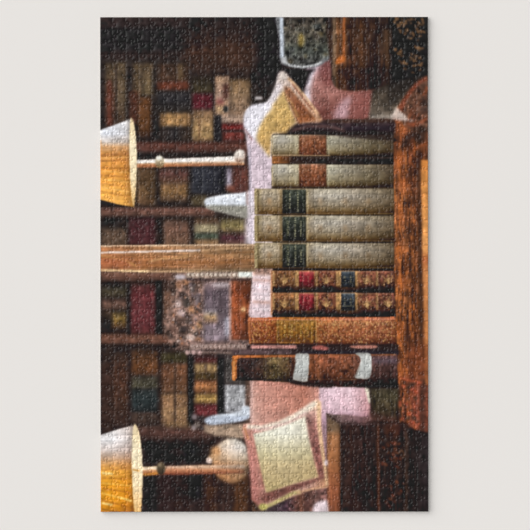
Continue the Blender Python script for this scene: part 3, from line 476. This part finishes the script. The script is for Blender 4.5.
# 6 and 7: brown gilt books with red and navy labels
def brown67(y0, y1, x0, lab):
    h = y1-y0; b = part('printed_book', label=lab)
    def sh(): return G('y', (y0, (128, 122, 116)), (y0+2, (138, 134, 128)), (y0+h*.4, (114, 112, 108)), (y0+h*.7, (88, 82, 76)), (y1-3, (50, 44, 42)), (y1, (30, 26, 26)))
    f = MUL(G('x', (271, (150, 104, 66)), (274, (96, 62, 40)), (290, (112, 74, 46)), (296, (136, 96, 58)), (314, (130, 92, 56)), (320, (92, 50, 38)), (334, (100, 58, 42)), (338, (140, 100, 62)), (356, (140, 100, 62)), (362, (94, 54, 42)), (375, (98, 58, 44)), (394, (84, 48, 40))), sh())
    paint([(271.5, y0), (394, y0+.6), (394, y1), (271.5, y1)], f, .45, b, ((.18, 2.2, 2.6, 87), (.14, 4, 4, 88)))
    for xb in (273, 295, 297.2, 316, 336.5, 339, 356, 376.6): line((xb, y0+.6), (xb, y1-h*.22), 2.0, (190, 150, 92), .5, None, .7)
    for xb in (294, 315, 334.6, 357.6, 379): line((xb, y0+.6), (xb, y1-h*.2), 1, (70, 40, 30), .5, None, .6)
    for xc in (284, 326, 366.5, 388):
        for a in range(7):        # fleuron: gilt rays from the foot of the panel
            th = math.pi*(1.12+a*.127); r = 6.4 if a % 2 else 4.6
            line((xc, y0+h*.62), (xc+r*math.cos(th), y0+h*.62+r*1.25*math.sin(th)), 1.2, (190, 150, 92), .4, None, .65)
        paint(ell(xc, y0+h*.58, 1.7, 2.2), (206, 164, 104), .5, None, (), .75)
    for xc in (326, 366.5, 388): glint(xc-7, y0+2, xc+7, y1-5, 34, [(186, 146, 90), (150, 104, 62), (64, 36, 30)], .8, .55)
    glint(274, y0+1, 293, y1-4, 50, [(190, 146, 90), (60, 36, 26), (160, 110, 64)], .8, .5); glint(357, y0+1, 393, y1-4, 50, [(176, 132, 88), (66, 36, 30)], .7, .4)
    titled(b, 298.6, 313.6, y0+.3, y1-h*.16, 'bright red title label with gilt rules', (176, 82, 74), (142, 32, 44), (76, 22, 28), (206, 150, 120), [(303, .3), (308, .35)], .55)
    titled(b, 340.6, 354.6, y0+.3, y1-h*.16, 'navy-black volume label with gilt rules', (84, 92, 100), (38, 46, 56), (22, 26, 32), (166, 150, 104), [(344.5, .35), (350.5, .4)], .6)
    for yy in (y0+h*.34, y0+h*.62): line((341, yy), (354, yy), .7, (150, 136, 96), .4, None, .5)
    line((271.4, y0+1), (271.4, y1-1), 1.3, (196, 130, 84), .4, None, .8); line((276, y0+.9), (393, y0+1.4), .8, (206, 172, 130), .4, None, .3)
brown67(270.6, 290.6, 271, 'brown gilt-tooled book with red and navy labels, upper of the pair')
brown67(292.6, 314.8, 271, 'brown gilt-tooled book with red and navy labels, lower of the pair')
paint(R(272, 314.6, 395, 317.2), (24, 20, 24), .5)
# 8: orange-brown speckled
b8 = part('printed_book', label='long orange-brown gold-speckled book, second from the bottom of the pile')
paint([(248, 317.6), (395, 317), (396, 344.8), (249, 344.4), (247.6, 330)], MUL(G('x', (248, (176, 104, 62)), (262, (158, 84, 44)), (275, (150, 80, 34)), (283, (142, 92, 30)), (298, (140, 88, 32)), (312, (148, 88, 34)), (320, (166, 98, 50)), (345, (162, 96, 56)), (380, (156, 92, 58)), (395, (136, 76, 42))),
      G('y', (317, (118, 108, 104)), (319.5, (128, 122, 124)), (323, (100, 98, 98)), (334, (90, 86, 86)), (341, (70, 62, 60)), (345, (44, 36, 32)))), .45, b8, ((.1, 1.6, 1.6, 90), (.08, 4, 4, 91)))
glint(251, 320, 274, 342, 130, [(206, 150, 70), (118, 50, 26), (222, 176, 96)], .7, .6); glint(317, 320, 394, 343, 420, [(222, 176, 108), (122, 60, 32), (206, 154, 92), (134, 70, 40)], .75, .6)
t8 = titled(b8, 276.5, 315, 319, 343.6, 'olive-gold title panel with worn gilt letters', (164, 116, 52), (136, 88, 28), (104, 60, 20), (232, 198, 110), [(284.5, .5), (289, .35), (291.5, .5), (300.5, .5), (307, .4)], .7)
for x in (276.8, 281, 296, 304, 311.4, 315.6): line((x, 319.4), (x, 343), .9, (206, 164, 80), .4, None, .6)
line((249, 320), (395, 319.4), 1.2, (214, 140, 112), .5, None, .7); line((248.6, 319), (249.4, 343.6), 1.4, (196, 110, 60), .4, None, .9); line((249, 342.4), (300, 342.8), .8, (206, 140, 70), .4, None, .6)
for x in range(320, 394, 5): line((x, 321), (x+2.4, 326), .7, (226, 184, 120), .4, None, .5); line((x+4.8, 321), (x+2.4, 326), .7, (226, 184, 120), .4, None, .5)
# gap with pink glimpses
paint(R(246, 344.8, 398, 355), (48, 34, 34), .6, GAP)
paint(R(250, 345.3, 296, 348.6), (202, 140, 132), .6, None, N1); paint(smooth([(312, 347), (320, 345.4), (328, 348), (326, 350.6), (314, 349.6)]), (170, 92, 84), .7); paint(smooth([(349, 346.4), (360, 345.4), (376, 345.6), (374, 348.4), (356, 348.6)]), (184, 120, 104), .6)
paint(R(232, 350, 290, 354.6), (96, 74, 76), 1.0, None, N1); paint(R(300, 350.6, 398, 355), (40, 34, 42), .7)
# 9: bottom book with paper bands
b9 = part('printed_book', label='dark brown book wrapped in two white paper bands, bottom of the pile')
paint([(232.6, 355.4), (262, 354.6), (396.5, 354.4), (397.5, 387.5), (330, 387), (290, 382.6), (262, 381), (234, 380.6), (231.6, 368)], MUL(G('x', (232, (52, 34, 30)), (246, (44, 32, 32)), (262, (56, 42, 34)), (274, (76, 64, 40)), (286, (70, 54, 36)), (292, (50, 30, 22)), (310, (96, 56, 34)), (325, (104, 60, 40)), (345, (96, 56, 36)), (371, (78, 54, 50)), (398, (58, 40, 38))),
      G('y', (354, (140, 128, 124)), (358, (150, 146, 150)), (366, (124, 120, 120)), (376, (98, 92, 90)), (380, (60, 56, 56)), (387, (40, 38, 40)))), .5, b9, ((.18, 2, 3, 92), (.12, 5, 5, 93)))
glint(264, 358, 288, 379, 110, [(140, 124, 78), (40, 30, 26), (114, 98, 60)], .7, .55); glint(240, 358, 260, 378, 40, [(92, 50, 40), (28, 22, 26), (60, 56, 64)], 1.0, .5)
q9 = part('title_label', b9, 'dark olive-gold tooled title panel'); 
for (xa, xb) in ((263.5, 289),):
    m = (XX > xa) & (XX < xb) & (YY > 357) & (YY < 380.4); IDM[m] = q9
    for x in (263.5, 270, 276, 282, 288.5): line((x, 358), (x, 379), .8, (116, 98, 60), .4, None, .5)
paint([(232, 356), (238, 355.2), (300, 355.4), (300, 357.2), (240, 357.8), (236.5, 359.5), (236, 378), (234.4, 380.8), (231.6, 380.4), (231.4, 362)], G('x', (231, (206, 118, 50)), (240, (196, 106, 44)), (300, (168, 92, 46))), .45, None, N1)
line((233.4, 361), (233.6, 379), 1.6, (222, 160, 96), .5, None, .7); line((308, 355.8), (395, 355), 1.2, (150, 88, 48), .4, None, .8)
paint([(372, 359), (397, 358), (397, 364), (372, 364)], (92, 78, 92), 1.6, None, (), .7)
for x in (318,): line((x, 358), (x, 380), 2, (140, 88, 54), .9, None, .5)
line((309, 379.4), (356, 379.8), .9, (130, 84, 58), .5, None, .7)
def band(pts, lab):
    q = part('paper_band', b9, lab); paint(smooth(pts, 5), MUL(G('y', (353, (150, 150, 146)), (357, (196, 198, 195)), (366, (184, 188, 186)), (376, (170, 172, 170)), (382, (160, 156, 150)))), .45, q, ((.03, 3, 3, 94),))
band([(295.4, 354.4), (303, 353.6), (308.4, 354.6), (308.4, 366), (307.4, 379), (305.6, 382), (299, 381.6), (293, 379.6), (292.6, 376), (295, 364)], 'left white paper band')
band([(354.8, 353.4), (364, 352.8), (370, 354.4), (371.4, 362), (370.8, 372), (368.4, 378.4), (361, 379), (354.6, 377.8), (356.4, 372), (360, 362), (359, 357)], 'right white paper band')
curve([(359.4, 366), (357, 373), (355, 377)], .8, (120, 96, 78), .5, .6)
paint(smooth([(288, 380.6), (300, 382), (314, 383.4), (330, 384), (330, 388), (306, 386.4), (292, 384)]), (42, 28, 26), .8, None)
line((356, 386.4), (398, 387), 3, (34, 24, 26), .9)

# ------------------------------------------------------------------ overall softness of the print
IMG[:] = blur(IMG, 0.22)
IMG *= (1+.035*noise(1.6, 1.6, 99)+.03*noise(3.2, 3.2, 98))[..., None]
lum = (IMG*np.array([.3, .59, .11])).sum(-1, keepdims=True)
IMG[:] = lum+(IMG-lum)*.88          # printing inks are duller than the paint values above
IMG[:] = np.clip(IMG*1.0-2, 6, 252)

# ------------------------------------------------------------------ die-cut grooves: real relief
COLS, ROWS = 26, 39
node = np.zeros((ROWS+1, COLS+1, 2))
for j in range(ROWS+1):
    for i in range(COLS+1):
        x = X0+(X1-X0)*i/COLS; y = Y0+(Y1-Y0)*j/ROWS
        if 0 < i < COLS: x += rng.uniform(-.7, .7)
        if 0 < j < ROWS: y += rng.uniform(-.7, .7)
        node[j, i] = (x, y)
T = [(0, 0), (.2, -.04), (.37, -.03), (.42, .05), (.36, .15), (.40, .24), (.5, .27), (.60, .24), (.64, .15), (.58, .05), (.63, -.03), (.8, -.04), (1, 0)]
def tab(n=6):
    out = []
    P = [np.array(t, float) for t in T]; P = [2*P[0]-P[1]]+P+[2*P[-1]-P[-2]]
    for i in range(1, len(P)-2):
        for j in range(n):
            t = j/n; p0, p1, p2, p3 = P[i-1:i+3]
            out.append(0.5*((2*p1)+(-p0+p2)*t+(2*p0-5*p1+4*p2-p3)*t*t+(-p0+3*p1-3*p2+p3)*t**3))
    return np.array(out)
TP = tab()
pts = []
def edge(a, b):
    d = b-a; nrm = np.array([-d[1], d[0]])*rng.choice([-1, 1])
    q = TP.copy(); q[:, 0] += rng.uniform(-.08, .08)*np.sin(q[:, 0]*math.pi); q[:, 1] *= rng.uniform(.85, 1.15)
    pts.append(a+q[:, :1]*d+q[:, 1:]*nrm)
for j in range(ROWS+1):
    for i in range(COLS+1):
        if i < COLS and 0 < j < ROWS: edge(node[j, i], node[j, i+1])
        if j < ROWS and 0 < i < COLS: edge(node[j, i], node[j+1, i])
pts = np.concatenate(pts)
D = np.full((NY, NX), 9.0, np.float64)
u = (pts[:, 0]-X0)*S; v = (pts[:, 1]-Y0)*S
for dj in range(-5, 7):
    for di in range(-5, 7):
        ii = np.floor(u).astype(int)+di; jj = np.floor(v).astype(int)+dj
        ok = (ii >= 0) & (ii < NX) & (jj >= 0) & (jj < NY)
        np.minimum.at(D, (jj[ok], ii[ok]), np.hypot(ii[ok]-u[ok], jj[ok]-v[ok])/S)
THK = 0.0070
GD, GW = 0.50, 0.70                # groove depth and half width, photo pixels
H = -GD*np.exp(-(D/GW)**2)-0.30*np.exp(-(D/1.9)**2)
H += 0.035*noise(2.3, 2.3, 120)+0.03*noise(4, 4, 121)
Z = (THK+H*PX)
Z[0, :] = Z[-1, :] = THK-0.0024; Z[:, 0] = Z[:, -1] = THK-0.0024
Z[1, 1:-1] -= .0002; Z[-2, 1:-1] -= .0002; Z[1:-1, 1] -= .0002; Z[1:-1, -2] -= .0002

# the dark case back is cut up by the books in front of it: each stray patch becomes a part of its own
def patches(pid, keep_min):
    m = IDM[:-1, :-1] == pid; seen = np.zeros_like(m); comps = []; h, w_ = m.shape
    for j0, i0 in zip(*np.nonzero(m)):
        if seen[j0, i0]: continue
        st = [(j0, i0)]; seen[j0, i0] = True; comp = []
        while st:
            j, i = st.pop(); comp.append((j, i))
            for a_, b_ in ((j+1, i), (j-1, i), (j, i+1), (j, i-1)):
                if 0 <= a_ < h and 0 <= b_ < w_ and m[a_, b_] and not seen[a_, b_]: seen[a_, b_] = True; st.append((a_, b_))
        comps.append(comp)
    comps.sort(key=len, reverse=True)
    for c_ in comps[1:]:
        q = part('case_back', pid) if len(c_) >= keep_min else int(IDM[max(c_[0][0]-1, 0), c_[0][1]])
        for j, i in c_: IDM[j, i] = q
patches(CASE, 160)

# ------------------------------------------------------------------ scene objects
C = bpy.context.scene.collection
CX, CY = 265.0, 265.0
def wx(x): return (x-CX)*PX
def wy(y): return (CY-y)*PX
def srgb(c):
    c = np.asarray(c, float)/255.0
    return np.where(c <= 0.04045, c/12.92, ((c+0.055)/1.055)**2.4)
LIGHT = 1.10                        # the print's reflectance is scaled so that white paper stays near 0.85
def new_mat(name):
    m = bpy.data.materials.new(name); m.use_nodes = True
    return m, m.node_tree.nodes, m.node_tree.links, m.node_tree.nodes['Principled BSDF']
mp, n, l, bs = new_mat('printed_paper')
at = n.new('ShaderNodeAttribute'); at.attribute_name = 'ink'
tc = n.new('ShaderNodeTexCoord'); nz = n.new('ShaderNodeTexNoise'); nz.inputs['Scale'].default_value = 900; nz.inputs['Detail'].default_value = 2
l.new(tc.outputs['Object'], nz.inputs['Vector'])
mr = n.new('ShaderNodeMapRange'); mr.inputs['To Min'].default_value = .94; mr.inputs['To Max'].default_value = 1.06; l.new(nz.outputs['Fac'], mr.inputs['Value'])
vm = n.new('ShaderNodeVectorMath'); vm.operation = 'SCALE'; l.new(at.outputs['Color'], vm.inputs[0]); l.new(mr.outputs['Result'], vm.inputs['Scale'])
l.new(vm.outputs['Vector'], bs.inputs['Base Color'])
bs.inputs['Roughness'].default_value = .40; bs.inputs['Specular IOR Level'].default_value = .30
mc, n, l, bs = new_mat('grey_cardboard')
nz = n.new('ShaderNodeTexNoise'); nz.inputs['Scale'].default_value = 260; cr = n.new('ShaderNodeValToRGB')
cr.color_ramp.elements[0].color = (.48, .46, .44, 1); cr.color_ramp.elements[1].color = (.60, .58, .56, 1); l.new(nz.outputs['Fac'], cr.inputs['Fac']); l.new(cr.outputs['Color'], bs.inputs['Base Color']); bs.inputs['Roughness'].default_value = .9
mw, n, l, bs = new_mat('white_surface')
nz = n.new('ShaderNodeTexNoise'); nz.inputs['Scale'].default_value = 5; cr = n.new('ShaderNodeValToRGB')
cr.color_ramp.elements[0].color = (.815, .795, .775, 1); cr.color_ramp.elements[1].color = (.83, .81, .79, 1); l.new(nz.outputs['Fac'], cr.inputs['Fac']); l.new(cr.outputs['Color'], bs.inputs['Base Color']); bs.inputs['Roughness'].default_value = .8

def mesh_obj(name, verts, faces, mat, parent=None, label=None, kind=None):
    me = bpy.data.meshes.new(name)
    me.vertices.add(len(verts)); me.vertices.foreach_set('co', np.asarray(verts, np.float32).ravel())
    f = np.asarray(faces, np.int32)
    me.loops.add(f.size); me.loops.foreach_set('vertex_index', f.ravel())
    me.polygons.add(len(f)); me.polygons.foreach_set('loop_start', np.arange(0, f.size, 4, dtype=np.int32)); me.polygons.foreach_set('loop_total', np.full(len(f), 4, np.int32))
    me.polygons.foreach_set('use_smooth', np.zeros(len(f), bool))
    me.update(calc_edges=True); me.materials.append(mat)
    o = bpy.data.objects.new(name, me); C.objects.link(o)
    if parent: o.parent = parent
    if label: o['label'] = label
    if kind: o['kind'] = kind
    return o
def box(name, x0, y0, z0, x1, y1, z1, mat, **k):
    v = [(x, y, z) for z in (z0, z1) for x, y in ((x0, y0), (x1, y0), (x1, y1), (x0, y1))]
    return mesh_obj(name, v, [(0, 3, 2, 1), (4, 5, 6, 7), (0, 1, 5, 4), (1, 2, 6, 5), (2, 3, 7, 6), (3, 0, 4, 7)], mat, **k)

box('floor', -1.6, -1.6, -.03, 1.6, 1.6, 0, mw, kind='structure')
root = bpy.data.objects.new('jigsaw_puzzle', None); C.objects.link(root)
root.location = (wx((X0+X1)/2+.35), wy((Y0+Y1)/2-.1), 0); root.rotation_euler.z = .0010; root.empty_display_size = .05
root['label'] = 'assembled upright jigsaw puzzle printed with stacked antique books and lamps, on a white surface'
root['category'] = 'jigsaw puzzle'
ox, oy = wx((X0+X1)/2), wy((Y0+Y1)/2)
e = .0003
box('cardboard_backing', wx(X0)+e-ox, wy(Y1)+e-oy, 0, wx(X1)-e-ox, wy(Y0)-e-oy, THK-.0022, mc, parent=root, label='grey cardboard thickness at the puzzle\'s edge')
PXx = (wx(XX)-ox).astype(np.float32); PYy = (wy(YY)-oy).astype(np.float32)
V3 = np.stack([PXx, PYy, Z.astype(np.float32)], -1).reshape(-1, 3)
INK = np.concatenate([np.maximum(srgb(IMG)-.012, .001)*LIGHT, np.ones((NY, NX, 1))], -1).astype(np.float32).reshape(-1, 4)
J, I = np.meshgrid(np.arange(NY-1), np.arange(NX-1), indexing='ij')
a = (J*NX+I).ravel()
Q = np.stack([a, a+NX, a+NX+1, a+1], -1)          # counter-clockwise seen from above (y grows down the print)
fid = IDM[:-1, :-1].ravel()
objs = {}
counts = np.bincount(fid, minlength=len(PARTS))
haschild = set(p for (_, p, _, _) in PARTS if p >= 0)
for k, (nm, par, lab, kind) in enumerate(PARTS):
    if counts[k] < 8 and k not in haschild: continue
    f = Q[fid == k]; vi, inv = np.unique(f, return_inverse=True)
    o = mesh_obj(nm, V3[vi], inv.reshape(-1, 4), mp, objs.get(par, root), lab, kind)
    ca = o.data.color_attributes.new('ink', 'FLOAT_COLOR', 'POINT'); ca.data.foreach_set('color', INK[vi].ravel())
    objs[k] = o

# ------------------------------------------------------------------ light and camera
w = bpy.data.worlds.new('studio'); bpy.context.scene.world = w; w.use_nodes = True
bg = w.node_tree.nodes['Background']; bg.inputs['Color'].default_value = (1, .995, .985, 1); bg.inputs['Strength'].default_value = .47
import mathutils
ld = bpy.data.lights.new('window_light', 'SUN'); ld.energy = 2.62; ld.angle = math.radians(66); ld.color = (1, .985, .965)
so = bpy.data.objects.new('window_light', ld); C.objects.link(so); so.location = (-1.5, 1.1, 1.4)
so.rotation_euler = mathutils.Vector((1.22, -.72, -1.05)).to_track_quat('-Z', 'Y').to_euler()
cam = bpy.data.cameras.new('camera'); co = bpy.data.objects.new('camera', cam); C.objects.link(co)
co.location = (0, 0, 3.0); cam.sensor_width = 36; cam.lens = 36*(3.0-THK)/(530*PX); cam.clip_end = 20
sc = bpy.context.scene; sc.camera = co
sc.cycles.caustics_reflective = False; sc.cycles.sample_clamp_indirect = 1.0; sc.cycles.sample_clamp_direct = 3.0
vs = sc.view_settings; sc.display_settings.display_device = 'sRGB'; vs.view_transform = 'Standard'; vs.look = 'None'; vs.exposure = 0; vs.gamma = 1; vs.use_curve_mapping = False
